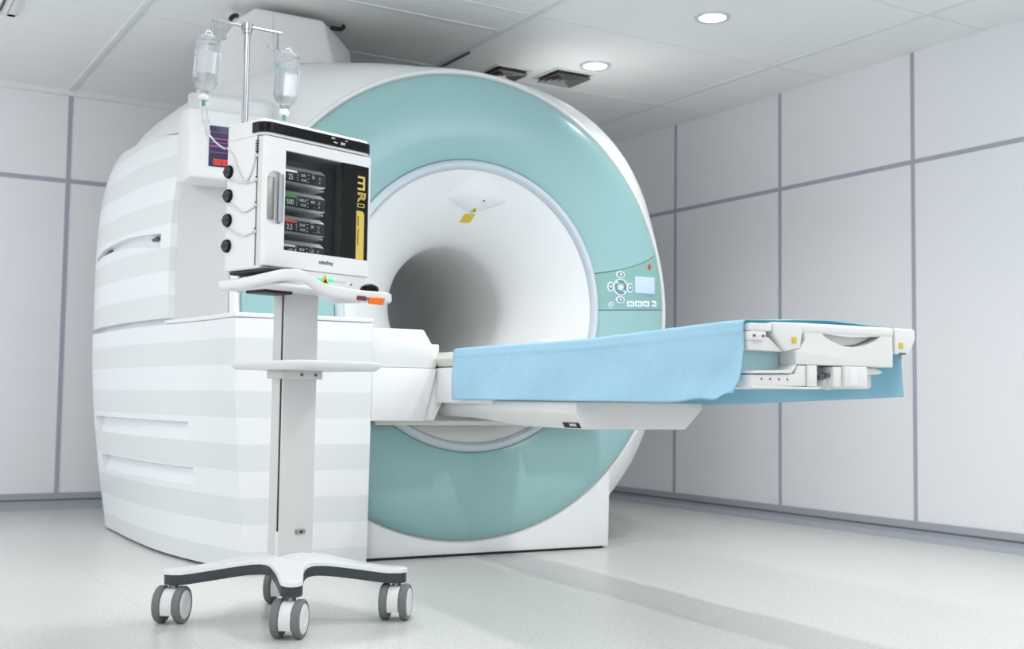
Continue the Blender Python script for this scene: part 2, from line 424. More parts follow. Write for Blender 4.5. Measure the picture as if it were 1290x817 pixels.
# ================================================================ the scanner
IZ = 1.151
scan = thing('mri_scanner', 'large white and teal magnetic resonance scanner with round bore', 'medical scanner', MRI)
def sect(a, bb, n, v, cnt=96, zmin=.012):
    out = []
    for k in range(cnt):
        t = 2*PI*k/cnt; c, s = math.cos(t), math.sin(t)
        r = (abs(c/a)**n+abs(s/bb)**n)**(-1/n)
        out.append((r*c, v, max(IZ+r*s, zmin)))
    return out
KEY = [(.05, 1.11, 1.11, 2), (.10, 1.13, 1.125, 2.25), (.15, 1.14, 1.13, 2.6), (.3, 1.18, 1.17, 2.95), (.5, 1.25, 1.2, 3.5), (.75, 1.30, 1.205, 3.8), (1.0, 1.34, 1.21, 4), (1.5, 1.38, 1.21, 4), (1.85, 1.37, 1.2, 4), (2.1, 1.25, 1.1, 4), (2.15, 1.1, 1.0, 4)]
def keyat(v):
    for p, q in zip(KEY, KEY[1:]):
        if v <= q[0]:
            f = max(0, (v-p[0])/(q[0]-p[0])); return tuple(p[i]+(q[i]-p[i])*f for i in (1, 2, 3))
    return KEY[-1][1:]
b = nb(); rings = [sect(k[1], k[2], k[3], k[0]) for k in KEY]
inner = lambda v, r: [(r*math.cos(2*PI*k/96), v, IZ+r*math.sin(2*PI*k/96)) for k in range(96)]
loft(b, [inner(.06, .66)]+[inner(.05, 1.07)]+rings+[inner(2.16, .6)], True, False, False)
part('main_body', b, [white], scan, 40)

# side panel between the rim and the wing; its grey includes painted shade
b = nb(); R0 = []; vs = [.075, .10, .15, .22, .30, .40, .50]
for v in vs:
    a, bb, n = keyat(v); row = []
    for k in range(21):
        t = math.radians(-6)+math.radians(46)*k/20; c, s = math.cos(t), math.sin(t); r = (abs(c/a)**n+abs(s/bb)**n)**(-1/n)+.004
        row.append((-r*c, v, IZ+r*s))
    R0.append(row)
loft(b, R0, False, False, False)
part('shaded_side_panel', b, mat('side_panel_grey_with_shade', srgb(208, 208, 209), .45), scan, 50, label='recessed side panel, its pale grey partly painted shade')

# outer white rim with the flush front edge
part('front_rim', lathe(nb(), [(1.075, .07), (1.083, .042), (1.09, .036), (1.102, .040), (1.112, .055), (1.114, .08)], (0, 0, IZ), (0, 1, 0), 160), white, scan)

# teal face, three pieces
def arc_piece(f0, f1, n, prof):
    b = nb(); R = []
    for i in range(n+1):
        row = []
        for (r, v) in prof:
            a = f0(r)+(f1(r)-f0(r))*i/n
            row.append(b.verts.new((r*math.cos(a), v, IZ+r*math.sin(a))))
        R.append(row)
    L = len(prof)
    for i in range(n):
        for j in range(L): b.faces.new((R[i][j], R[i][(j+1) % L], R[i+1][(j+1) % L], R[i+1][j]))
    b.faces.new(R[0]); b.faces.new(R[-1][::-1]); bmesh.ops.recalc_face_normals(b, faces=b.faces); return b
prof = [(.672, .05), (.673, .016), (.68, .004), (.70, -.004), (.80, -.011), (.90, -.011), (.98, -.004), (1.04, .010), (1.066, .022), (1.077, .034), (1.080, .055)]
d = math.radians
ctop = lambda r: d(16.0) - d(1.3)*math.sin(PI*min(1, max(0, (r-.66)/.42))) + d(.5)*(r-.66)/.42
cbot = lambda r: d(.9) + d(.8)*(r-.66)/.42
g = .0035
part('face_cover', arc_piece(lambda r: ctop(r)+g/r, lambda r: d(192), 90, prof), teal, scan, label='teal upper face cover')
part('face_cover', arc_piece(lambda r: d(192)+g*2/r, lambda r: d(360)+cbot(r)-g/r, 90, prof), teal, scan, label='teal lower face cover')
cp = part('control_panel', arc_piece(cbot, ctop, 12, prof), tealp, scan, label='teal control panel with lit keys and small screen')
part('face_backing', lathe(nb(), [(.668, .048), (1.079, .048), (1.079, .06), (.668, .06)], (0, 0, IZ), (0, 1, 0), 120, closed=True), teald, scan)
def facev(r):
    for p, q in zip(prof[1:], prof[2:]):
        if p[0] <= r <= q[0]: return p[1]+(q[1]-p[1])*(r-p[0])/(q[0]-p[0])
    return 0
def onface(x, z, off=.0): return facev(math.hypot(x, z-IZ))-off
yv = -.011
cy_, cz_ = .795, 1.279
b = nb(); box(b, .882, .998, yv-.003, yv+.02, 1.256, 1.338, .002); cs = part('small_screen', b, blue_led, cp)
def disc(b, x, z, r, y0, h, n=28, mi=0, sx=1, sz=1):
    q = nb(); lathe(q, [(0, -h), (r*.85, -h), (r, -h*.6), (r, h), (0, h)], (0, 0, 0), (0, 1, 0), n)
    for v in q.verts: v.co = Vector((x+v.co.x*sx, y0+v.co.y, z+v.co.z*sz))
    merge(b, q, mi)
def keydisc(x, z, sx=1, sz=1, r=.02, nm='arrow_key'):
    y0 = onface(x, z)
    k = nb(); disc(k, x, z, r, y0, .003, sx=sx, sz=sz); o = part(nm, k, led, cp)
    k = nb(); disc(k, x, z, r*.86, y0, .0045, sx=sx, sz=sz); o2 = part('key_cap', k, btn, o)
    k = nb(); disc(k, x, z, r*.28, y0, .0055); part('lit_symbol', k, led, o)
for dx, dz, sx, sz in ((0, .062, 1.15, .75), (0, -.062, 1.15, .75), (-.056, 0, .75, 1.1), (.056, 0, .75, 1.1)): keydisc(cy_+dx, cz_+dz, sx, sz, .021)
y0 = onface(cy_, cz_)
b = nb()
for q in range(4):
    a = PI/4+q*PI/2+PI/4
    pts = [(cy_+rr*math.cos(t), cz_+rr*math.sin(t)) for rr, ts in ((.037, [a-.66+.132*k for k in range(11)]), (.018, [a+.55-.11*k for k in range(11)])) for t in ts]
    prism(b, pts, 'y', y0-.005, y0+.003)
part('key_ring', b, btn, cp)
b = nb(); lathe(b, [(.0375, 0), (.0375, -.004), (.0405, -.004), (.0405, 0)], (cy_, y0, cz_), (0, 1, 0), 40, closed=True)
lathe(b, [(.0125, 0), (.0125, -.005), (.0150, -.005), (.0150, 0)], (cy_, y0, cz_), (0, 1, 0), 30, closed=True); disc(b, cy_, cz_, .005, y0, .006)
for a in (2.3, -.75): disc(b, cy_+.029*math.cos(a), cz_+.029*math.sin(a), .004, y0, .006)
part('lit_ring', b, led, cp)
keydisc(.745, 1.189, r=.014, nm='round_key')
for k in range(4):
    x = .857+.047*k; z = 1.199+.003*k; yy = onface(x, z)
    o = part('function_key', box(nb(), x-.021, x+.019, yy-.003, yy+.02, z-.013, z+.013, .004), led, cp)
    b = nb(); box(b, x-.015, x-.006, yy-.0045, yy, z-.009, z+.009); box(b, x+.002, x+.009, yy-.0045, yy, z-.009, z+.009); box(b, x-.006, x+.002, yy-.0045, yy, z-.002, z+.002)
    part('key_symbol', b, btn, o)
prism(b := nb(), [(.975, 1.408), (.985, 1.396), (.985, 1.384), (.975, 1.374), (.965, 1.384), (.965, 1.396)], 'y', onface(.975, 1.39)-.003, .02, .001); part('red_lamp', b, red, cp)

# inner grey ring, funnel, bore
part('bore_ring', lathe(nb(), [(.676, .03), (.676, .004), (.670, -.010), (.658, -.018), (.646, -.016), (.636, -.004), (.632, .012), (.630, .03)], (0, 0, IZ), (0, 1, 0), 140), ringm, scan)
FP = [(.632, .008), (.60, .022), (.55, .052), (.49, .095), (.43, .145), (.375, .20), (.335, .252), (.312, .295), (.302, .33), (.300, .36)]
part('bore_funnel', lathe(nb(), FP, (0, 0, IZ), (0, 1, 0), 120), white, scan, 60)
part('bore_tube', lathe(nb(), [(.300, .355), (.300, 1.75), (.34, 1.9), (.5, 2.1), (.6, 2.16)], (0, 0, IZ), (0, 1, 0), 96), boreg, scan, 60)
def funv(r):
    for p, q in zip(FP, FP[1:]):
        if q[0] <= r <= p[0]: return p[1]+(q[1]-p[1])*(p[0]-r)/(p[0]-q[0])
    return .3
def fpt(x, z, off=0): return Vector((x, funv(math.hypot(x, z-IZ))-off, z))
# laser housing: brow over the bore
b = nb()
A_, B_, C_ = fpt(-.112, 1.652), fpt(.19, 1.655), fpt(.045, 1.595)
N = 20; top = []; crest = []; low = []
for i in range(N+1):
    t = i/N; x = A_.x+(B_.x-A_.x)*t; k = math.sin(PI*t)
    z0 = 1.653+.003*t; zt = z0+.12*k**.8
    zl = z0-.058*(1-abs(2*t-1.0))**.9
    top.append(fpt(x, zt, .0005)); cpnt = fpt(x, z0, 0); cpnt.y -= .050*k; crest.append(cpnt); low.append(fpt(x, zl, .0005))
R = [[b.verts.new(p) for p in row] for row in (top, [(a*.5+c*.5)+Vector((0, -.004*math.sin(PI*i/N), 0)) for i, (a, c) in enumerate(zip(top, crest))], crest, low)]
for u_, v_ in zip(R, R[1:]):
    for i in range(N): b.faces.new((u_[i], u_[i+1], v_[i+1], v_[i]))
bmesh.ops.recalc_face_normals(b, faces=b.faces)
lh = part('laser_housing', b, white, scan, 50)
part('laser_port', lathe(nb(), [(0, -.004), (.004, -.004), (.004, .01), (0, .01)], (.062, fpt(.06, 1.655).y-.040, 1.649), (0, 1, 0), 12), seamd, lh)
def fquad(pts, m, nm, off=.003):
    b = nb(); lo = [b.verts.new(fpt(x, z, off)) for x, z in pts]; hi = [b.verts.new(fpt(x, z, -.002)) for x, z in pts]
    b.faces.new(lo); b.faces.new(hi[::-1]); n = len(pts)
    for i in range(n): b.faces.new((lo[i], hi[i], hi[(i+1) % n], lo[(i+1) % n]))
    bmesh.ops.recalc_face_normals(b, faces=b.faces); return part(nm, b, m, scan, None)
fquad([(.006, 1.595), (.060, 1.597), (.048, 1.559), (-.008, 1.557)], yel, 'warning_label')
fquad([(.028, 1.603), (.052, 1.604), (.041, 1.625)], yel, 'warning_triangle', .020)
fquad([(.036, 1.606), (.045, 1.606), (.0405, 1.615)], blkm, 'warning_symbol', .0215)

# front plinth
b = nb(); pts = [(-.77, .012), (.766, .012)]
for i in range(41):
    x = .772-.772*2*i/40
    pts.append((x, IZ-math.sqrt(max(.02, 1.088**2-x*x))))
prism(b, pts, 'y', .034, .6, .006)
part('plinth', b, white, scan)
part('plinth_toe', box(nb(), -.75, .745, .05, .58, 0, .014), blkm, scan)

# left side cabinet / skirt
SB = [(-1.075, -.155), (-1.10, -.06), (-1.155, .15), (-1.225, .45), (-1.268, .75), (-1.292, 1.1), (-1.305, 1.5), (-1.30, 1.85), (-1.16, 2.1)]
ST = [(-1.15, -.175), (-1.168, -.08), (-1.20, .15), (-1.265, .45), (-1.325, .75), (-1.375, 1.1), (-1.41, 1.5), (-1.40, 1.85), (-1.24, 2.1)]
def lerp2(p, q, f): return (p[0]+(q[0]-p[0])*f, p[1]+(q[1]-p[1])*f)
def skirt_ring(z, grow=0):
    f = math.sin(PI/2*min(1, z/1.03))
    L = [lerp2(p, q, f) for p, q in zip(SB, ST)]
    L = [tuple(v)[:2] for v in cr([(x, y, 0) for x, y in L], 6)]
    fx, fy = L[0]
    pts = [(-.566, 2.0), (-.566, fy-.0)] + [(-.9, fy), (fx+.03, fy), (fx+.008, fy+.008)] + L[1:]
    return [(x-(grow if x < -.58 else -grow), y-(grow if y < fy+.01 else 0), z) for x, y in pts]
b = nb(); loft(b, [skirt_ring(z) for z in (.012, .1, .25, .4, .55, .7, .85, .95, 1.02, 1.035)])
side = part('side_cabinet', b, bands, scan, 30, label='white side cabinet with pale grey bands')
def side_x(z, y):
    f = math.sin(PI/2*min(1, z/1.03)); L = [lerp2(p, q, f) for p, q in zip(SB, ST)]
    for p, q in zip(L, L[1:]):
        if p[1] <= y <= q[1]: return p[0]+(q[0]-p[0])*(y-p[1])/(q[1]-p[1])
    return L[-1][0]
def slot(z0, z1, y0, y1):
    rg = []
    for i in range(12):
        y = y0+(y1-y0)*i/11; xi = side_x((z0+z1)/2, y)+.035
        rg.append([(-1.7, y, z0), (-1.7, y, z1), (xi-.028, y, z1), (xi, y, z1-.012), (xi-.02, y, z0)])
    return loft(nb(), rg)
cut(side, [slot(.525, .605, .30, 1.70), slot(.33, .41, .26, 1.62)])
b = nb()
def clip_lid(z, gr):
    return [p for p in skirt_ring(1.035, gr)]
lidpts = [(x, y) for x, y, z in skirt_ring(1.035, .004) if y < .56]
lidpts = [(-.566, .56)] + lidpts[0:1] + lidpts[1:]
prism(b, [(x, y) for x, y in lidpts if True], 'z', 1.037, 1.056, .004)
part('cabinet_lid', b, white, side)
b = nb()
for x in (-.42, -.39): lathe(b, [(0, 0), (.004, 0), (.004, .012), (0, .012)], (-1.255, .42+(x+.42)*1.2, .905), (1, .2, 0), 10)
parts('screw_hole', b, seamd, side)

# left wing panel, offset shell over the body
def wing(sgn):
    b = nb(); vs = [.5, .515, .56, .65, .75, .9, 1.05, 1.2, 1.35, 1.5, 1.65, 1.8, 1.95, 2.08]
    rows = []
    for i, v in enumerate(vs):
        a, bb, n = keyat(v); o = .038 if i > 1 else (.03 if i == 1 else 0)
        row = []
        for k in range(25):
            t = d(-5.5)+d(37.5)*k/24; z_t = None
            c, s = math.cos(t), math.sin(t); r = (abs(c/a)**n+abs(s/bb)**n)**(-1/n)+o
            row.append((sgn*r*c, v, IZ+r*s))
        rows.append(row)
    # bottom edge levelled
    rows = [[(p[0], p[1], max(p[2], 1.062)) for p in r] for r in rows]
    b2 = nb(); R = [[b2.verts.new(p) for p in r] for r in rows]
    R2 = [[b2.verts.new((p[0]-sgn*.06, p[1]+(.01 if i == 0 else 0), p[2])) for p in r] for i, r in enumerate(rows)]
    m, n = len(rows), 25
    for i in range(m-1):
        for k in range(n-1):
            b2.faces.new((R[i][k], R[i][k+1], R[i+1][k+1], R[i+1][k])); b2.faces.new((R2[i][k], R2[i+1][k], R2[i+1][k+1], R2[i][k+1]))
        b2.faces.new((R[i][0], R[i+1][0], R2[i+1][0], R2[i][0])); b2.faces.new((R[i][-1], R2[i][-1], R2[i+1][-1], R[i+1][-1]))
    for k in range(n-1):
        b2.faces.new((R[0][k], R2[0][k], R2[0][k+1], R[0][k+1])); b2.faces.new((R[-1][k], R[-1][k+1], R2[-1][k+1], R2[-1][k]))
    bmesh.ops.recalc_face_normals(b2, faces=b2.faces); merge(b, b2); return b
wp = part('wing_panel', wing(-1), bands, scan, 40, label='white upper side panel with pale grey bands')
def wing_x(v, z):
    a, bb, n = keyat(v); q = max(0, 1-(abs(z-IZ)/bb)**n); return -(a*q**(1/n)+.038)
rg = []
for i in range(14):
    v = .60+1.15*i/13; f = i/13; zc = 1.418+.03*math.sin(PI*f)+.012*f; h = .034-.024*f
    xi = wing_x(v, zc)+.042
    rg.append([(-1.8, v, zc-h), (-1.8, v, zc+h), (xi-.006, v, zc+h), (xi, v, zc+h*.6), (xi-.035, v, zc-h)])
cut(wp, [loft(nb(), rg)])
for v0, v1, dz in ((.68, .80, .012), (1.45, 1.62, .010)):
    vm = (v0+v1)/2; f = (vm-.6)/1.15; zc = 1.418+.03*math.sin(PI*f)+.012*f; xi = wing_x(vm, zc)+.038
    part('grip_insert', box(nb(), xi-.012, xi+.004, v0, v1, zc+dz-.012, zc+dz+.008, .003), seamd, wp)
# seam line between upper shell and wing
b = nb(); pts = []
for i in range(30):
    v = .52+1.5*i/29; a, bb, n = keyat(v); t = d(33); c, s = math.cos(t), math.sin(t); r = (abs(c/a)**n+abs(s/bb)**n)**(-1/n)+.004
    pts.append((-r*c, v, IZ+r*s))
tube(b, pts, .006, 6); part('panel_joint', b, seamd, scan)
b = nb(); pts = []
for i in range(40):
    t = d(62)+d(64)*i/39; a, bb, n = keyat(.52); c, s = math.cos(t), math.sin(t); r = (abs(c/a)**n+abs(s/bb)**n)**(-1/n)
    pts.append((r*c, .52, IZ+r*s))
tube(b, pts, .004, 6); part('panel_joint', b, seamd, scan)

# display housing and shoulder
b = nb(); rr = lambda x0, x1, y, z0, z1: [(x0, y, z0), (x1, y, z0), (x1, y, z1), (x0, y, z1)]
b2 = nb(); loft(b2, [rr(-1.318, -.99, -.01, 1.615, 1.905), rr(-1.322, -.985, .17, 1.615, 1.935), rr(-1.28, -.95, .42, 1.66, 1.95)]); bev(b2, .012, 3); merge(b, b2)
hs = part('display_housing', b, white, scan, 30)
b = nb(); b2 = nb()
loft(b2, [rr(-1.27, -1.0, .06, 1.90, 1.975), rr(-1.262, -.955, .1, 1.90, 2.0), rr(-1.20, -.72, .62, 1.85, 2.13)]); bev(b2, .02, 3); merge(b, b2)
part('shoulder_cover', b, white, scan, 30)
sc = part('display_screen', box(nb(), -1.243, -1.03, -.016, 0, 1.668, 1.838, .002), navy, hs, label='navy screen with magenta lines')
b = nb()
for z, h in ((1.812, .0015), (1.784, .0035), (1.768, .002), (1.752, .004), (1.727, .0018)): box(b, -1.240, -1.035, -.0175, -.01, z-h/1.3, z+h/1.3)
part('magenta_lines', b, magenta, sc)
b = nb()
for k in range(5): box(b, -1.225+.036*k, -1.192+.036*k, -.0175, -.01, 1.674, 1.70, .002)
parts('red_key', b, redbtn, sc)
b = nb(); text(b, 'CN', .018, (-1.209, -.0175, 1.687)); text(b, 'ON', .018, (-1.173, -.0175, 1.687)); part('key_letters', b, maroon, sc)

# service turret on top and cables
b = nb(); b2 = nb()
f = [(-1.17, 2.02), (-1.10, 2.30), (-.965, 2.53), (-.875, 2.606), (-.53, 2.600), (-.46, 2.35), (-.44, 2.1)]
r1 = [(-1.15, 2.02), (-1.08, 2.30), (-.94, 2.53), (-.85, 2.612), (-.41, 2.605), (-.315, 2.52), (-.27, 2.1)]
r2 = [(-1.0, 2.02), (-.95, 2.30), (-.86, 2.5), (-.80, 2.60), (-.36, 2.596), (-.27, 2.50), (-.25, 2.1)]
loft(b2, [[(x, .68, z) for x, z in f], [(x, .87, z) for x, z in r1], [(x, 1.5, z) for x, z in r2]]); bev(b2, .02, 3, 25); merge(b, b2)
tr = part('service_turret', b, white, scan, 30)
part('turret_joint', tube(nb(), [(-.775, .679, 2.30), (-.79, .679, 2.60)], .0016, 6), greyw, tr)
def cable(pts, r, lab, nm='hose'):
    return single(nm, tube(nb(), cr(pts, 8), r, 12), blkm, lab, 'hose', MRI, base=pts[0])
cable([(-.965, .80, 2.565), (-.95, .82, 2.585), (-.93, .86, 2.605), (-.91, .9, 2.62)], .012, 'short dark hose emerging left of the scanner turret under the ceiling')
cable([(-.45, .80, 2.605), (-.42, .80, 2.605), (-.39, .81, 2.612), (-.375, .82, 2.63)], .012, 'short dark hose emerging right of the scanner turret under the ceiling')
# ================================================================ patient table
tb = thing('patient_table', 'white patient table reaching out of the scanner bore under a blue drape', 'patient table', MRI, base=(0, -1.2, 0))
# docking block on the scanner front
b = nb(); prism(b, [(-.564, .620), (-.318, .620), (-.262, .849), (-.564, .849)], 'y', -.170, -.022, .005)
prism(b, [(-.316, .622), (-.262, .622), (-.225, .700), (-.205, .845), (-.26, .847)], 'y', -.150, -.022, .003)
prism(b, [(.66, .622), (.30, .622), (.25, .847), (.66, .847)], 'y', -.15, -.022, .006)
parts('docking_block', b, white, tb)
b = nb(); prism(b, [(-.564, .850), (-.262, .850), (-.250, .905), (-.30, .985), (-.322, 1.018), (-.564, 1.018)], 'y', -.160, -.022, .007)
prism(b, [(.62, .847), (.29, .847), (.275, .95), (.32, 1.005), (.62, 1.005)], 'y', -.1, -.022, .008)
parts('docking_cover', b, white, tb)
box(b := nb(), -.215, -.165, .02, .10, .90, .965, .006); part('stop_block', b, white, tb)
b = nb(); box(b, -.5, .2, -.06, -.022, .60, .621, .002); part('rail_strip', b, offwhite, tb)
# carriage boat under the top
b = nb(); b2 = nb()
W1 = [(-.27, .715), (-.27, .675), (-.235, .618), (.20, .618), (.275, .690), (.275, .715)]
W0 = [(-.20, .715), (-.20, .675), (-.17, .640), (.20, .640), (.27, .69), (.275, .715)]
loft(b2, [[(x, -1.36, z) for x, z in W1], [(x, -.9, z) for x, z in W1], [(x, -.35, z) for x, z in W0], [(x, -.0, z) for x, z in W0]]); bev(b2, .008, 2, 20); merge(b, b2)
cg = part('carriage', b, white2, tb)
b = nb(); prism(b, [(-.2515, .640), (-.240, .622), (-.236, .624), (-.2475, .642)], 'y', -1.345, -1.235); part('latch_recess', b, blkm, cg)
b = nb(); prism(b, [(-.2505, .637), (-.246, .628), (-.240, .628), (-.245, .638)], 'y', -1.325, -1.28, .001); part('latch', b, greyw, cg)
# bed core
part('beam_cover', box(nb(), -.258, -.2, -.70, -.03, .70, .852, .004), white, tb)
part('support_beam', box(nb(), -.235, .27, -2.21, 0.0, .765, .85, .01), white2, tb)
b = nb(); prof2 = [(-.262, .905), (-.268, .89), (-.25, .86), (-.2, .845), (.22, .845), (.27, .86), (.285, .89), (.28, .905), (.2, .895), (0, .885), (-.2, .895)]
prism(b, prof2, 'y', -2.22, .03, .004); prism(b, [(-.258, .91), (-.262, .885), (-.22, .855), (.22, .855), (.262, .885), (.258, .91)], 'y', .0, .1, .01)
part('tabletop', b, offwhite, tb)
part('mattress', box(nb(), -.235, .25, -2.15, -.05, .885, .922, .015), offwhite, tb)
# end frame (front at y = -2.3)
Y0 = -2.3
ef = prism(nb(), [(-.121, .869), (-.113, .862), (-.113, .829), (.264, .829), (.264, .946), (-.089, .947), (-.078, .90), (-.10, .872)], 'y', Y0, Y0+.14, .006, 3)
fas = part('end_fascia', ef, white2, tb, 30)
b = nb(); pts = []
for i in range(17):
    t = i/16; pts.append((-.018+.232*t, .921-.036*math.sin(PI*t)**.75))
for i in range(17):
    t = 1-i/16; pts.append((-.018+.232*t, .922-.008*math.sin(PI*t)))
pts = [(x, z) for i, (x, z) in enumerate(pts) if i not in (17, 33)]
prism(b, pts, 'y', Y0-.03, Y0+.05); cut(fas, [b])
b = nb(); pts = [(-.012+.22*i/16, .9195-.028*math.sin(PI*i/16)) for i in range(17)] + [(.208-.22*i/16, .9215-.006*math.sin(PI*i/16)) for i in range(1, 16)]
prism(b, pts, 'y', Y0+.03, Y0+.06); part('grip_insert', b, white2, fas)
b = nb(); box(b, -.10, .266, Y0-.003, Y0+.12, .918, .948, .010, 4); part('top_rail', b, white2, tb)
b = nb(); prism(b, [(-.198, .946), (-.084, .948), (-.097, .874), (-.118, .871), (-.152, .864), (-.195, .911)], 'y', Y0-.002, Y0+.12, .006, 3)
cn = part('corner_block', b, white2, tb, 30)
def sticker(x, z, p):
    o = part('warning_sticker', box(nb(), x-.008, x+.008, Y0-.0045, Y0, z-.009, z+.009, .0005), yel, p)
    b = nb(); prism(b, [(x-.005, z-.006), (x+.005, z-.006), (x, z+.005)], 'y', Y0-.0055, Y0-.004); part('sticker_symbol', b, blkm, o) if p.parent is None else b.free()
    return o
sticker(-.122, .897, cn)
b = nb(); prism(b, [(.2685, .947), (.345, .947), (.354, .942), (.354, .916), (.340, .89), (.324, .869), (.2715, .869)], 'y', Y0-.002, Y0+.019, .004, 3)
cap = part('end_cap', b, white2, tb, 30); sticker(.293, .895, cap)
part('cap_slot', box(nb(), .285, .315, Y0-.003, Y0+.02, .869, .875, .002), seamd, cap)
b = nb(); box(b, -.270, -.2, Y0, Y0+.1, .919, .941, .004); part('corner_plate', b, white2, tb)
b = nb(); box(b, -.274, -.224, Y0-.004, Y0+.08, .893, .918, .003); br = part('screw_bracket', b, white2, tb)
b = nb()
for x in (-.268, -.236): lathe(b, [(0, -.004), (.004, -.004), (.004, .01), (0, .01)], (x, Y0-.003, .905), (0, 1, 0), 12)
parts('screw', b, seamd, br)
b = nb(); prism(b, [(-.272, .893), (-.205, .905), (-.15, .864), (-.272, .866)], 'y', Y0+.01, Y0+.1, .003); part('slanted_web', b, white2, tb)
part('side_recess', box(nb(), -.262, -.118, Y0+.07, Y0+.09, .80, .87), mat('pale_teal_back', srgb(176, 214, 220), .5), tb)
b = nb(); prism(b, [(-.272, .808), (-.14, .812), (-.115, .83), (-.118, .822), (-.134, .803), (-.272, .80)], 'y', Y0-.005, Y0+.08, .0015); part('recess_lip', b, white2, tb)
b = nb(); prism(b, [(-.272, .797), (-.115, .801), (-.105, .827), (-.075, .827), (-.075, .768), (-.272, .764)], 'y', Y0+.002, Y0+.09, .003)
lr = part('lower_rail', b, white2, tb)
b = nb()
for x in (-.237, -.206, -.174, -.144): lathe(b, [(0, -.003), (.0028, -.003), (.0028, .01), (0, .01)], (x, Y0+.003, .786), (0, 1, 0), 10)
parts('bolt_hole', b, seamd, lr)
part('rail_edge', box(nb(), -.272, -.03, Y0-.004, Y0+.08, .760, .766, .002), offwhite, lr)
part('latch_cheek', box(nb(), -.073, -.038, Y0-.004, Y0+.09, .767, .828, .003), white2, tb)
b = nb(); box(b, -.04, .03, Y0+.06, Y0+.09, .77, .83); bk = part('latch_well', b, offwhite, tb)
b = nb(); box(b, -.03, .006, Y0+.02, Y0+.06, .813, .824, .002); box(b, -.004, .02, Y0+.02, Y0+.06, .788, .80, .002); box(b, .012, .026, Y0+.01, Y0+.03, .795, .808, .002); part('latch_pin', b, seamd, bk)
part('latch_cheek', box(nb(), .025, .058, Y0-.002, Y0+.09, .768, .826, .003), white2, tb)
part('end_box', box(nb(), .06, .149, Y0-.012, Y0+.09, .768, .828, .004), white2, tb)
part('end_box_inset', box(nb(), .078, .108, Y0-.0135, Y0, .772, .824, .002), white, tb)
part('side_lip', prism(nb(), [(.15, .824), (.219, .826), (.254, .816), (.235, .808), (.15, .805)], 'y', Y0+.03, Y0+.1, .002), offwhite, tb)
part('guide_wheel', lathe(nb(), [(0, -.01), (.026, -.01), (.028, -.006), (.028, .006), (.026, .01), (0, .01)], (.035, Y0+.03, .787), (0, 1, 0), 24), greyw, tb)

# ================================================================ blue drape
def drape():
    b = nb(); NV, NU = 150, 74
    y0, y1 = -2.276, -.385
    rows = []
    rnd = random.Random(3)
    for i in range(NV+1):
        t = i/NV; y = y0+(y1-y0)*t
        row = []
        crown = .008*math.exp(-((y+2.18)/.12)**2) + .004
        ztop = .9497 if y < -2.17 else .930+.0197*max(0, 1-(y+2.17)/.7)
        hemL = .716+.012*math.exp(-((y+2.1)/.1)**2) + (.022*max(0, 1-abs(y+2.28)/.16))
        hemR = .704+.038*min(1, max(0, (-1.26-y)/1.02))
        uL, uR = -.282, .322
        # path: near hem -> near edge -> top -> far edge -> far hem
        for k in range(NU+1):
            s = k/NU
            if s < .36:
                f = s/.36; z = hemL+(ztop-.012-hemL)*f
                kick = math.exp(-((y+2.295)/.14)**2)
                wave = .006*math.sin(9*y+3*f)*(1-f)+.004*math.sin(23*y+5*f)*(1-f)*kick*3
                x = uL-.006*(1-f)**1.2+wave - .004*kick*(1-f)
                yy = y + kick*(.012*(1-f)**4 - .010*math.sin(PI*f)*(1-f))
                z += .010*kick*math.sin(14*f+30*y)*(1-f)
            elif s < .42:
                f = (s-.36)/.06; a = f*PI/2; x = uL+.012*(1-math.cos(a)); z = ztop-.012+.012*math.sin(a); yy = y
            elif s < .60:
                f = (s-.42)/.18; x = uL+.012+(uR-uL-.024)*f; z = ztop+crown*math.sin(PI*f)+.0015*math.sin(40*y+9*f); yy = y
            elif s < .66:
                f = (s-.60)/.06; a = f*PI/2; x = uR-.012+.012*math.sin(a); z = ztop-.012+.012*math.cos(a); yy = y
            else:
                f = (s-.66)/.34; z = ztop-.012+(hemR-ztop+.012)*f
                x = uR+.012*f+.006*math.sin(13*y+4*f)*f; yy = y-(.0)*f
            p = Vector((x, yy, z))
            if s < .40 or s > .62:
                q = min(1, (.40-s)/.2) if s < .5 else min(1, (s-.62)/.2)
                am = .0025+.008*math.exp(-((y+2.25)/.22)**2)
                p.x += q*(am*noise.noise(Vector((0, y*9, z*9)))+.25*am*noise.noise(Vector((3, y*22+z*14, z*16))))
                if s < .5: p.x -= .0035*math.exp(-((z-(ztop-.030))/.004)**2)
            else: p.z += .0015*noise.noise(Vector((x*14, y*14, 2)))
            row.append(p)
        rows.append(row)
    R = [[b.verts.new(p) for p in r] for r in rows]
    for i in range(NV):
        for k in range(NU): b.faces.new((R[i][k], R[i][k+1], R[i+1][k+1], R[i+1][k]))
    bmesh.ops.recalc_face_normals(b, faces=b.faces); return b
dr = single('surgical_drape', drape(), drapem, 'light blue surgical drape spread over the patient table and hanging down both sides', 'drape', MRI, base=(0, -1.3, .94), smooth=60)
sm = dr.modifiers.new('thickness', 'SOLIDIFY'); sm.thickness = .0012; sm.offset = 1

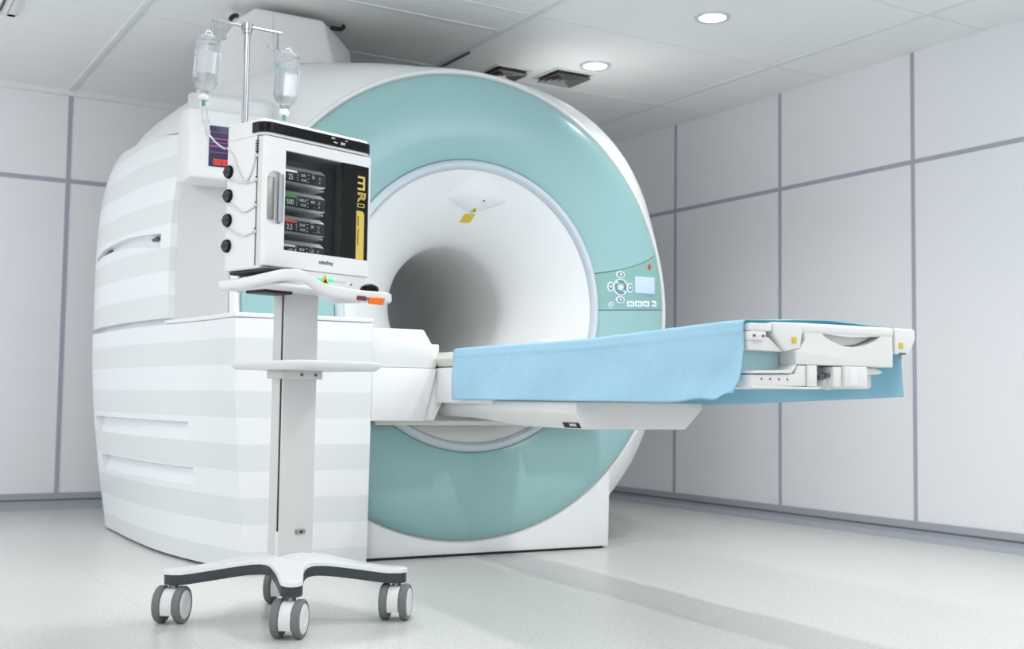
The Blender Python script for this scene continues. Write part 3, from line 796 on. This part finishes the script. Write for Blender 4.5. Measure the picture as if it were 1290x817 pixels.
# ================================================================ the trolley
ct = thing('medical_trolley', 'white wheeled trolley with four armed base, column, shelf and infusion pole', 'trolley', CART)
ENDS = [(-.276, .215), (-.165, -.236), (.262, -.243), (.190, .265)]
order = sorted(ENDS, key=lambda p: math.atan2(p[1], p[0]))
def base_outline():
    pts = []
    n = len(order)
    for i, e in enumerate(order):
        L = math.hypot(*e); dx, dy = e[0]/L, e[1]/L; nx, ny = -dy, dx; w = .034
        pts += [(e[0]-dx*.12-nx*w*1.4, e[1]-dy*.12-ny*w*1.4)]
        for a in (-90, -60, -30, 0, 30, 60, 90):
            t = d(a); pts.append((e[0]+dx*w*math.cos(t)+nx*w*math.sin(t), e[1]+dy*w*math.cos(t)+ny*w*math.sin(t)))
        pts += [(e[0]-dx*.12+nx*w*1.4, e[1]-dy*.12+ny*w*1.4)]
        q = order[(i+1) % n]; a0 = math.atan2(e[1], e[0]); a1 = math.atan2(q[1], q[0])
        if a1 < a0: a1 += 2*PI
        m = (a0+a1)/2; pts.append(((.142 if i == 0 else .118)*math.cos(m), (.142 if i == 0 else .118)*math.sin(m)))
    return [(v.x, v.y) for v in cr([(x, y, 0) for x, y in pts], 4, True)]
OUT = base_outline()
def ztop(x, y):
    r = math.hypot(x, y); return .167+.062*max(0, 1-(r/.33)**1.0)**1.15
def base_layer(inset, t0, t1, mi=0):
    b = nb(); ss = (0.0, .2, .4, .6, .8, .93, .985, 1.0); n = len(OUT)
    def ring(s, off, ins):
        out = []
        for x, y in OUT:
            r = math.hypot(x, y); k = s*(r-ins)/r; X, Y = x*k, y*k; out.append((X, Y, ztop(X, Y)+off))
        return out
    rings = [ring(s, (t1 if s < .99 else t1-.003) if s < .98 or s == 1 else t1-.001, inset) for s in ss[1:]]
    rings += [ring(s, t0, inset) for s in ss[:0:-1]]
    loft(b, rings, True, True, True); return b
part('base_top', base_layer(.0, -.015, 0), white, ct, 40, label='white top of the four armed base')
part('base_trim', base_layer(.003, -.047, -.015), dkg, ct, 40, label='charcoal edge of the four armed base')
AX = Vector((math.cos(d(-56)), math.sin(d(-56)), 0)); PX = Vector((-AX.y, AX.x, 0))
for i, e in enumerate(ENDS):
    c0 = Vector((e[0], e[1], 0)) - PX*.012 + Vector((0, 0, 0))
    stem = part('caster', lathe(nb(), [(0, 0), (.015, 0), (.015, .012), (.0135, .013), (.0135, .016), (.015, .017), (.015, .034), (0, .034)], (e[0], e[1], .104), (0, 0, 1), 20), alu, ct, label='twin wheeled caster with grey tyres')
    for s in (-1, 1):
        c = c0+AX*s*.033; c.z = .058
        w = part('wheel', lathe(nb(), [(.0, -.012*s), (.045, -.012*s), (.048, -.013*s), (.055, -.012*s), (.058, -.008*s), (.058, .008*s), (.055, .012*s), (.048, .013*s), (.045, .012*s), (0, .012*s)], c, AX, 40), [tyre], stem)
    for s in (-1, 1):
        c = c0+AX*s*.033; c.z = .058
        part('wheel_disc', lathe(nb(), [(0, .0128*s), (.020, .0128*s), (.022, .0150*s), (.036, .0150*s), (.043, .0135*s), (.045, .0120*s), (0, .0120*s)], c, AX, 36), white2, stem)
    b = nb(); rg = []
    for k in range(13):
        a = d(-30+240*k/12); p = c0+Vector((0, 0, .056))+PX*math.cos(a)*.054+Vector((0, 0, math.sin(a)*.054)); q = c0+Vector((0, 0, .056))+PX*math.cos(a)*.047+Vector((0, 0, math.sin(a)*.047))
        rg.append([p-AX*.0185, p+AX*.0185, q+AX*.0185, q-AX*.0185])
    loft(b, rg); box(b, c0.x-.014, c0.x+.014, c0.y-.014, c0.y+.014, .085, .108, .003); part('fender', b, white2, stem)
    b = nb(); tube(b, [c0+AX*-.02+Vector((0, 0, .056)), c0+AX*.02+Vector((0, 0, .056))], .014, 16); part('axle', b, blkm, stem)
# column
part('column', box(nb(), -.069, .066, -.05, .012, .205, 1.055, .003), colm, ct)
b = nb(); box(b, -.0705, -.066, -.041, -.034, .29, 1.05); part('cable_slot', b, blkm, ct)
part('column_collar', box(nb(), -.0715, -.066, -.044, -.031, .205, .29, .001), white2, ct)
clp = part('clip', box(nb(), -.008, .028, -.060, -.049, .278, .292, .002), alu, ct)
part('clip_latch', box(nb(), .004, .014, -.062, -.055, .282, .289, .001), blkm, clp)
# shelf
b = nb(); b2 = nb(); pts = []
core = [(-.19, .06), (-.197, -.1), (-.19, -.26), (-.15, -.30), (-.02, -.308), (.10, -.30), (.145, -.26), (.152, -.1), (.145, .06), (.10, .085), (-.02, .09), (-.15, .085)]
oc = [(v.x, v.y) for v in cr([(x, y, 0) for x, y in core], 6, True)]
def ring2(k, z): return [(-.02+(x+.02)*k, -.11+(y+.11)*k, z) for x, y in oc]
loft(b, [ring2(.93, .803), ring2(.985, .812), ring2(1.0, .822), ring2(1.0, .827), ring2(.99, .830), ring2(.97, .826)])
part('shelf', b, white2, ct, 40)
br = part('shelf_bracket', box(nb(), -.088, .078, -.066, .014, .776, .803, .002), colm, ct)
b = nb()
for x in (-.01, .048): lathe(b, [(0, -.003), (.005, -.003), (.005, .004), (0, .004)], (x, -.066, .790), (0, 1, 0), 12)
parts('screw', b, seamd, br)
# pump tray with curved front handle
path = [(-.235, .06, 1.067), (-.245, -.06, 1.067), (-.25, -.20, 1.076), (-.245, -.275, 1.080), (-.21, -.303, 1.078), (-.16, -.303, 1.060), (-.10, -.300, 1.043), (0, -.298, 1.038), (.08, -.295, 1.038), (.145, -.285, 1.040), (.185, -.255, 1.042), (.208, -.19, 1.05), (.214, -.1, 1.053), (.214, .05, 1.056)]
pp = cr(path, 6); b = nb(); rg = []
for i, p in enumerate(pp):
    tt = (pp[min(i+1, len(pp)-1)]-pp[max(i-1, 0)]); tt.z = 0; tt.normalize(); nrm = Vector((-tt.y, tt.x, 0))
    sec = [(.012, -.012), (.014, .004), (.010, .016), (-.002, .018), (-.012, .014), (-.013, -.006), (-.008, -.015), (.004, -.016)]
    rg.append([p+nrm*a+Vector((0, 0, c)) for a, c in sec])
loft(b, rg); part('front_handle', b, white, ct, 60)
b = nb(); prism(b, rrect(-.235, .19, -.21, .06, .03), 'z', 1.052, 1.063, .003); part('pump_tray', b, white, ct)
b = nb(); box(b, -.19, -.08, -.10, .0, 1.043, 1.053, .003); part('tray_bracket', b, blkm, ct)
b = nb(); box(b, .005, .04, -.315, -.308, 1.022, 1.036, .001); part('hanging_tag', b, maroon, ct, label='small maroon tag')
b = nb(); prism(b, [(.052, 1.034), (.118, 1.036), (.108, 1.013), (.050, 1.014)], 'y', -.318, -.311, .001); part('hanging_tag', b, ora, ct, label='small orange tag')
tube(b := nb(), [(.03, -.312, 1.030), (.06, -.314, 1.031)], .0018, 6); part('tag_cord', b, blkm, ct)
# infusion pole
PXX, PYY = -.175, .05
part('pole', tube(nb(), [(PXX, PYY, 1.05), (PXX, PYY, 1.905)], .0105, 20), steel, ct)
part('pole_head', lathe(nb(), [(0, 0), (.015, 0), (.015, .010), (.019, .012), (.019, .030), (.013, .034), (0, .034)], (PXX, PYY, 1.895), (0, 0, 1), 24), steel, ct)
bd = Vector((math.cos(d(-15)), math.sin(d(-15)), 0)); pc = Vector((PXX, PYY, 1.917))
part('cross_bar', tube(nb(), [pc-bd*.118, pc+bd*.118], .0042, 12), steel, ct)
for s in (-1, 1):
    e = pc+bd*s*.106
    b = nb(); tube(b, [e, e-Vector((0, 0, .046))], .0040, 10)
    for q in (-1, 1):
        c = e-Vector((0, 0, .046)); pts = [c+Vector((0, 0, .008))]
        for k in range(9):
            a = PI+q*0+PI*k/8
            pts.append(c+bd*q*(.018+.018*math.cos(a))+Vector((0, 0, .014*math.sin(a))))
        tube(b, pts, .0024, 8)
    part('hook', b, steel, ct)

# ================================================================ infusion pump cabinet
pm = thing('infusion_workstation', 'white infusion pump cabinet with dark glass door standing on the trolley', 'infusion pump cabinet', CART, base=(-.03, -.06, 1.063))
X0, X1, YF, YB = -.255, .187, -.15, .03
def plan(x0, x1, yf, yb, rf=.03, rb=.012):
    o = []
    for cx, cy, a, r in ((x1-rf, yf+rf, 270, rf), (x1-rb, yb-rb, 0, rb), (x0+rb, yb-rb, 90, rb), (x0+rf, yf+rf, 180, rf)):
        for k in range(7):
            t = d(a+90*k/6); o.append((cx+r*math.cos(t), cy+r*math.sin(t)))
    return o
body = part('casing', loft(nb(), [[(x, y, z) for x, y in plan(X0+e, X1-e, YF+e, YB-e)] for z, e in ((1.108, .004), (1.112, 0), (1.520, 0))]), white2, pm)
cut(body, [box(nb(), X0+.02, X1-.012, YF-.05, YB-.02, 1.150, 1.500)])
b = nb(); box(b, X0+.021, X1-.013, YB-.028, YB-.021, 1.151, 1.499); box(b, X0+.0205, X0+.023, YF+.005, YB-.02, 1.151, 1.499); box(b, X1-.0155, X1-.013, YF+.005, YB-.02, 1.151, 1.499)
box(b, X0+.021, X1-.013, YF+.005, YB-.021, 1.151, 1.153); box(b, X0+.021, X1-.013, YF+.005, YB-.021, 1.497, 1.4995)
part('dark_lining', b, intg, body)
b = nb(); loft(b, [[(x, y, z) for x, y in plan(X0+e, X1-e, -.163+e, YB-e)] for z, e in ((1.522, 0), (1.563, .0), (1.572, .004), (1.575, .014))])
topc = part('top_cover', b, white2, pm)
# black wrap band on top cover
bpl = [p for p in plan(X0-.0015, X1+.0015, -.1645, YB, .0315)]
order_pts = [(X1+.0015, -.06)] + bpl[0:7][::-1] + bpl[21:28][::-1] + [(X0-.0015, -.118), (X0-.0015, -.108)]
def bandloft(pts, z0, z1, th):
    b = nb(); rg = []
    for i, (x, y) in enumerate(pts):
        a = Vector(pts[max(i-1, 0)]); c = Vector(pts[min(i+1, len(pts)-1)]); t = (c-a).normalized(); n = Vector((-t.y, t.x))
        rg.append([(x, y, z0), (x, y, z1), (x+n.x*th, y+n.y*th, z1), (x+n.x*th, y+n.y*th, z0)])
    loft(b, rg); return b
bnd = part('display_band', bandloft(order_pts, 1.530, 1.562, .003), blk, topc)
b = nb(); lx = [(.035, 'BED 1', 1.554, .006), (.09, 'ICU', 1.554, .006), (.045, 'Next', 1.542, .007), (.075, '28:5', 1.542, .012)]
for x, s, z, sz in lx: text(b, s, sz, (x-.02, -.1679, z))
part('status_text', b, t_white, topc)
# door
DZ0, DZ1, DY = 1.117, 1.519, -.163
wx0, wx1, wz0, wz1 = -.170, .176, 1.172, 1.484
door = part('door', loft(nb(), [[(x, y, z) for x, y in plan(X0+.004+e, X1+.001-e, DY+e, YF-.0005, .0100, .002)] for z, e in ((DZ0, .002), (DZ0+.003, 0), (DZ1-.003, 0), (DZ1, .002))]), white, pm)
cut(door, [box(nb(), wx0, wx1, DY-.05, YF+.02, wz0, wz1), prism(nb(), [(x, z) for x, z in rrect(-.238, -.178, 1.248, 1.412, .024)], 'y', DY-.05, DY+.011)])
part('glass_pane', box(nb(), wx0, .065, DY+.003, DY+.006, wz0, wz1), pane, door)
part('glass_border', box(nb(), .065, wx1, DY+.003, DY+.010, wz0, wz1), blk, door, label='black printed edge of the glass')
dh = part('door_handle', tube(nb(), [(-.190, DY-.003, 1.256), (-.190, DY-.003, 1.404)], .0095, 16), steel, door)
b = nb(); box(b, -.234, -.206, DY+.006, DY+.0115, 1.262, 1.395, .003); part('handle_well', b, alu, door)
b = nb(); YT = DY+.0028
box(b, .152, .161, YT-.0005, YT, 1.404, 1.450)
for z in (1.404, 1.4235, 1.443): box(b, .129, .153, YT-.0005, YT, z, z+.007)
text(b, 'R', .047, (.146, YT, 1.382), (0, 0, -1), (1, 0, 0), mode='outline', sx=1.15); 
for q in ((.129, .161, 1.346, 1.3485), (.129, .161, 1.3565, 1.359), (.129, .1325, 1.346, 1.359), (.1575, .161, 1.346, 1.359)): box(b, q[0], q[1], YT-.0005, YT, q[2], q[3])
part('yellow_lettering', b, gold, door)
b = nb(); prism(b, [(.126, wz0+.001), (.126, 1.334), (.150, 1.334), (.157, 1.330), (.160, 1.321), (.160, wz0+.001)], 'y', YT-.0006, YT+.0004); ys = part('yellow_strip', b, gold, door)
b = nb(); text(b, 'Infusion   Workstation', .0105, (.134, YT-.0008, 1.268), (0, 0, -1), (1, 0, 0)); part('strip_text', b, blkm, ys)
b = nb(); text(b, 'mindray', .018, (.0, DY-.0002, 1.148), bold=True); part('maker_lettering', b, seamd, door)
# lower front unit with lamp
lo = part('lower_unit', loft(nb(), [[(x, y, z) for x, y in plan(X0+.07+e, X1+.001-e, DY+.004+e, YB, .03, .01)] for z, e in ((1.064, .01), (1.068, 0), (1.1155, 0))]), white2, pm)
YU = DY+.004
b = nb(); box(b, -.110, .088, YU-.001, YU+.002, 1.089, 1.096, .001); part('light_bar', b, greyw, lo)
b = nb(); box(b, -.045, -.015, YU-.002, YU+.002, 1.087, 1.098, .002); box(b, .009, .037, YU-.002, YU+.002, 1.087, 1.098, .002); parts('green_lamp', b, led_green, lo)
b = nb(); prism(b, [(-.019, 1.080), (.015, 1.080), (.000, 1.110)], 'y', YU-.004, YU-.001, .001); wt = part('warning_triangle', b, yel, lo)
b = nb(); prism(b, [(-.010, 1.084), (.007, 1.084), (.000, 1.098)], 'y', YU-.0046, YU-.0035); part('triangle_symbol', b, blkm, wt)
b = nb(); text(b, 'Power', .010, (-.078, YU-.0003, 1.108)); part('small_lettering', b, seamd, lo)
b = nb()
for x in (-.130, .110): lathe(b, [(0, -.002), (.0032, -.002), (.0032, .002), (0, .002)], (x, YU, 1.087), (0, 1, 0), 12)
parts('screw', b, seamd, lo)
# black feet / rubber base
b = nb(); prism(b, rrect(-.250, -.12, -.205, .02, .025), 'z', 1.0975, 1.1075, .004, 3); b2 = nb(); merge(b, b2)
part('rubber_foot', b, blkm, pm)
b = nb(); lathe(b, [(0, 0), (.029, 0), (.032, .006), (.027, .016), (.014, .023), (0, .025)], (.135, -.222, 1.0635), (0, 0, 1), 32); part('rubber_foot', b, blk, pm)
# door seam on the side and clips, knobs, tubes
b = nb(); box(b, X0-.0008, X0+.002, -.1325, -.1305, 1.118, 1.52); part('door_seam', b, seamd, body)
b = nb(); box(b, X0-.0008, X0+.002, -.131, .025, 1.5195, 1.5225); part('cover_seam', b, greyw, body)
for z in (1.423, 1.347, 1.269, 1.188):
    k = part('knob', lathe(nb(), [(0, -.010), (.018, -.010), (.0205, -.007), (.0215, -.001), (.0215, .0), (0, 0)], (X0, .012, z), (1, 0, 0), 28), blk, pm)
    part('knob_grip', box(nb(), X0-.0125, X0-.009, -.006, .030, z-.003, z+.003, .001), blkm, k)
    b = nb(); box(b, X0-.007, X0+.002, -.136, -.124, z+.030, z+.040, .0015); part('tube_clip', b, greyw, pm)
    b = nb(); box(b, X0-.002, X0+.001, -.134, -.126, z+.043, z+.046); part('clip_mark', b, blkm, pm)
b = nb()
for k in range(5): box(b, X0-.004, X0+.002, -.135, -.125, 1.470+.008*k, 1.473+.008*k)
parts('vent_slot', b, blkm, pm)
for (z0, zd, z1) in ((1.500, 1.385, 1.458), (1.40, 1.38, 1.378), (1.325, 1.29, 1.300), (1.245, 1.215, 1.222)):
    pts = cr([(X0-.002, .022, z0), (X0-.003, -.012, z0*.72+zd*.28), (X0-.003, -.048, z0*.2+zd*.8), (X0-.003, -.078, zd-.002), (X0-.003, -.106, zd*.7+z1*.3), (X0-.002, -.126, z1)], 10)
    part('infusion_line', tube(nb(), pts, .0030, 8), tubem, pm, label='clear tube looped on the cabinet side')
# the four pumps inside
def pump(z, bar, big, mid, r3, lab):
    p = thing('infusion_pump', lab, 'infusion pump', CART, base=(-.115, -.06, z), group='infusion pumps behind the glass door')
    x0, x1 = -.229, .006; yf = -.1475
    b = nb(); b2 = nb(); 
    sec = [(yf+.002, z+.002), (yf+.003, z+.044), (yf+.024, z+.058), (-.0, z+.058), (-.0, z), (yf+.010, z)]
    prism(b2, sec, 'x', x0, x1, .004, 3); merge(b, b2); part('pump_shell', b, mat('pump_shell_grey', srgb(214, 217, 217), .35), p)
    sc = part('pump_display', box(nb(), x0+.003, x1-.004, yf-.0005, yf+.004, z+.004, z+.042, .001), scr_dark, p)
    ys = yf-.0012
    b = nb(); box(b, x0+.01, -.115, ys, ys+.001, z+.034, z+.0405); part('status_bar', b, bar, sc)
    b = nb(); box(b, x0+.01, -.158, ys, ys+.001, z+.0315, z+.0335)
    for k in range(3): box(b, -.048+.006*k, -.044+.006*k, ys, ys+.001, z+.0095+(.003 if k == 1 else 0), z+.0105+(.003 if k == 1 else 0))
    part('green_marks', b, b_green, sc)
    b = nb(); text(b, big, .024, (-.138, ys+.0005, z+.018), sx=.8); text(b, mid[0], .0125, (-.088, ys+.0005, z+.029)); text(b, mid[1], .0105, (-.086, ys+.0005, z+.014)); text(b, r3, .0135, (-.048, ys+.0005, z+.028), sx=.85)
    for zz in (.036, .028, .02, .012): box(b, -.113, -.109, ys, ys+.0008, z+zz-.001, z+zz+.001)
    for zz in (.034, .022, .011): box(b, -.070, -.065, ys, ys+.0008, z+zz-.001, z+zz+.001)
    box(b, -.026, -.018, ys, ys+.0008, z+.030, z+.0315); box(b, -.026, -.018, ys, ys+.0008, z+.024, z+.0252); box(b, -.055, -.043, ys, ys+.0008, z+.0385, z+.0395)
    part('readout', b, t_white, sc)
    b = nb(); lathe(b, [(0, 0), (.0036, 0), (.0036, .001), (0, .001)], (-.022, ys, z+.015), (0, 1, 0), 12); part('orange_icon', b, b_orange, sc)
    b = nb()
    for zz in (.034, .012): lathe(b, [(.0040, 0), (.0040, -.0006), (.0048, -.0006), (.0048, 0)], (-.007, ys+.0006, z+zz), (0, 1, 0), 16, closed=True)
    parts('touch_key', b, mat('touch_key_grey', srgb(90, 96, 120), .4), sc)
pump(1.389, b_white, '25', ('500', '10:00'), '50', 'infusion pump with white status bar reading 25, topmost in the cabinet')
pump(1.310, b_green, '500', ('500.0', '12:05'), '400', 'infusion pump with green status bar reading 500, second from top')
pump(1.231, b_red, '2.5', ('26.0', '10:50'), '20', 'infusion pump with red status bar reading 2.5, third from top')
pump(1.1535, b_lilac, '5   15.0', ('40.0', '5:00'), '1.25', 'infusion pump with lilac status bar, lowest behind the glass')
cl = bpy.data.lights.new('cabinet_fill_light', 'AREA'); cl.shape = 'RECTANGLE'; cl.size = .008; cl.size_y = .3; cl.energy = .55  # added fill to brighten the pumps, hidden behind the black glass border
clo = bpy.data.objects.new('cabinet_fill_light', cl); COL.objects.link(clo); clo.location = CART.m @ Vector((.13, -.143, 1.325)); clo.rotation_euler = (PI/2, 0, CART.rz+d(98))
b = nb()
for z in (1.1535, 1.231, 1.310, 1.389): box(b, -.232, .02, -.12, 0.0, z-.006, z-.0005, .001)
part('pump_rack', b, mat('rack_grey', srgb(112, 118, 118), .5), body)

# ================================================================ infusion bottles and lines
def bottle(cx, cy, ztop_, tilt, lab, sticker_on):
    base = Vector((cx, cy, ztop_))
    t = thing('infusion_bottle', lab, 'infusion bottle', CART, base=tuple(base), group='infusion bottles on the pole')
    R_ = Matrix.Rotation(tilt, 4, 'Y')
    def place(b):
        for v in b.verts: v.co = base + (R_ @ (v.co-base))
        return b
    P = [(0, -.006), (.028, -.005), (.037, -.010), (.0405, -.022), (.0405, -.135), (.039, -.150), (.031, -.168), (.018, -.178), (.0135, -.186), (.0135, -.196), (0, -.196)]
    part('bottle_body', place(lathe(nb(), P, base, (0, 0, 1), 40)), bottlem, t)
    Q = [(0, -.042), (.0385, -.042), (.0388, -.134), (.037, -.149), (.029, -.166), (.016, -.176), (.0115, -.186), (.0115, -.194), (0, -.194)]
    part('liquid', place(lathe(nb(), Q, base, (0, 0, 1), 36)), liquidm, t)
    b = nb(); lathe(b, [(0, -.192), (.015, -.192), (.0165, -.196), (.0165, -.206), (.013, -.210), (0, -.210)], base, (0, 0, 1), 28)
    part('neck_cap', place(b), white2, t)
    pts = [base+Vector((math.cos(a)*.013, 0, .001+math.sin(a)*.016)) for a in [PI*k/12 for k in range(13)]]
    b = nb(); tube(b, pts, .0016, 8); lathe(b, [(0, -.004), (.022, -.004), (.022, -.001), (.014, .001), (0, .001)], base, (0, 0, 1), 24); part('hanger_loop', place(b), tubem, t)
    for k in range(4): pass
    b = nb(); lathe(b, [(.0412, -.060-.02*k*0) for k in (0,)]+[(.0412, -.130)], base, (0, 0, 1), 14, a0=d(sticker_on[0]), a1=d(sticker_on[1]))
    bmesh.ops.solidify(b, geom=list(b.faces), thickness=.0006)
    lb = part('bottle_label', place(b), mat('bottle_label_'+sticker_on[2], srgb(*sticker_on[3]), .5), t, label=sticker_on[4])
    return t, place, base
m135 = (214, 216, 219)
_, pl, bs = bottle(-.318, .052, 1.852, d(3.5), 'clear infusion bottle with grey label hanging upside down on the left hook', (150, 235, 'grey', (188, 192, 197), 'grey printed label'))
_, pr_, bs2 = bottle(-.040, .004, 1.852, d(3.5), 'clear infusion bottle with orange printed label edge hanging on the right hook', (-75, 15, 'white', (244, 245, 245), 'white label with orange print'))
# orange print on the right bottle label
lbt = [o for o in bpy.data.objects if o.name.startswith('bottle_label') and o.parent and o.parent.name.endswith('.001')]
if lbt:
    b = nb()
    for a0, z0, z1 in ((-30, -.066, -.060), (-26, -.104, -.090)):
        lathe(b, [(.0421, z0), (.0421, z1)], bs2, (0, 0, 1), 6, a0=d(a0), a1=d(a0+26))
    part('orange_print', pr_(b), ora, lbt[0])
def line(base, pts, lab, drop):
    t = thing('drip_line', lab, 'drip line', CART, base=tuple(base), group='drip lines below the bottles')
    b = nb(); tube(b, [base, base-Vector((0, 0, .016))], [.005, .0065], 12); part('green_valve', b, greenv, t)
    a = base-Vector((0, 0, .016)); e = a+drop
    b = nb(); tube(b, [a, a+drop*.08, a+drop*.45, a+drop*.48, a+drop*.55, a+drop*.58, a+drop*.9, e], [.005, .0095, .0095, .0125, .0125, .0085, .0085, .004], 16); part('drip_chamber', b, bottlem, t)
    b = nb(); tube(b, [a+drop*.56, a+drop*.9, a+drop*1.0], [.0078, .0078, .004], 14); part('chamber_sleeve', b, tubem, t)
    part('line_tube', tube(nb(), cr([e]+pts, 8), .0028, 8), tubem, t)
n1 = bs+Matrix.Rotation(d(3.5), 4, 'Y') @ Vector((0, 0, -.210))
n2 = bs2+Matrix.Rotation(d(3.5), 4, 'Y') @ Vector((0, 0, -.210))
line(n1, [Vector((-.312, .036, 1.530)), Vector((-.295, .034, 1.515)), Vector((-.27, .033, 1.502)), Vector((-.256, .034, 1.499))], 'clear drip chamber and tube curving from the left bottle to the cabinet', Vector((.022, 0, -.095)))
line(n2, [Vector((-.035, .066, 1.555)), Vector((-.04, .062, 1.50)), Vector((-.045, .058, 1.45))], 'clear drip chamber under the right bottle dropping behind the cabinet', Vector((.002, .050, -.060)))
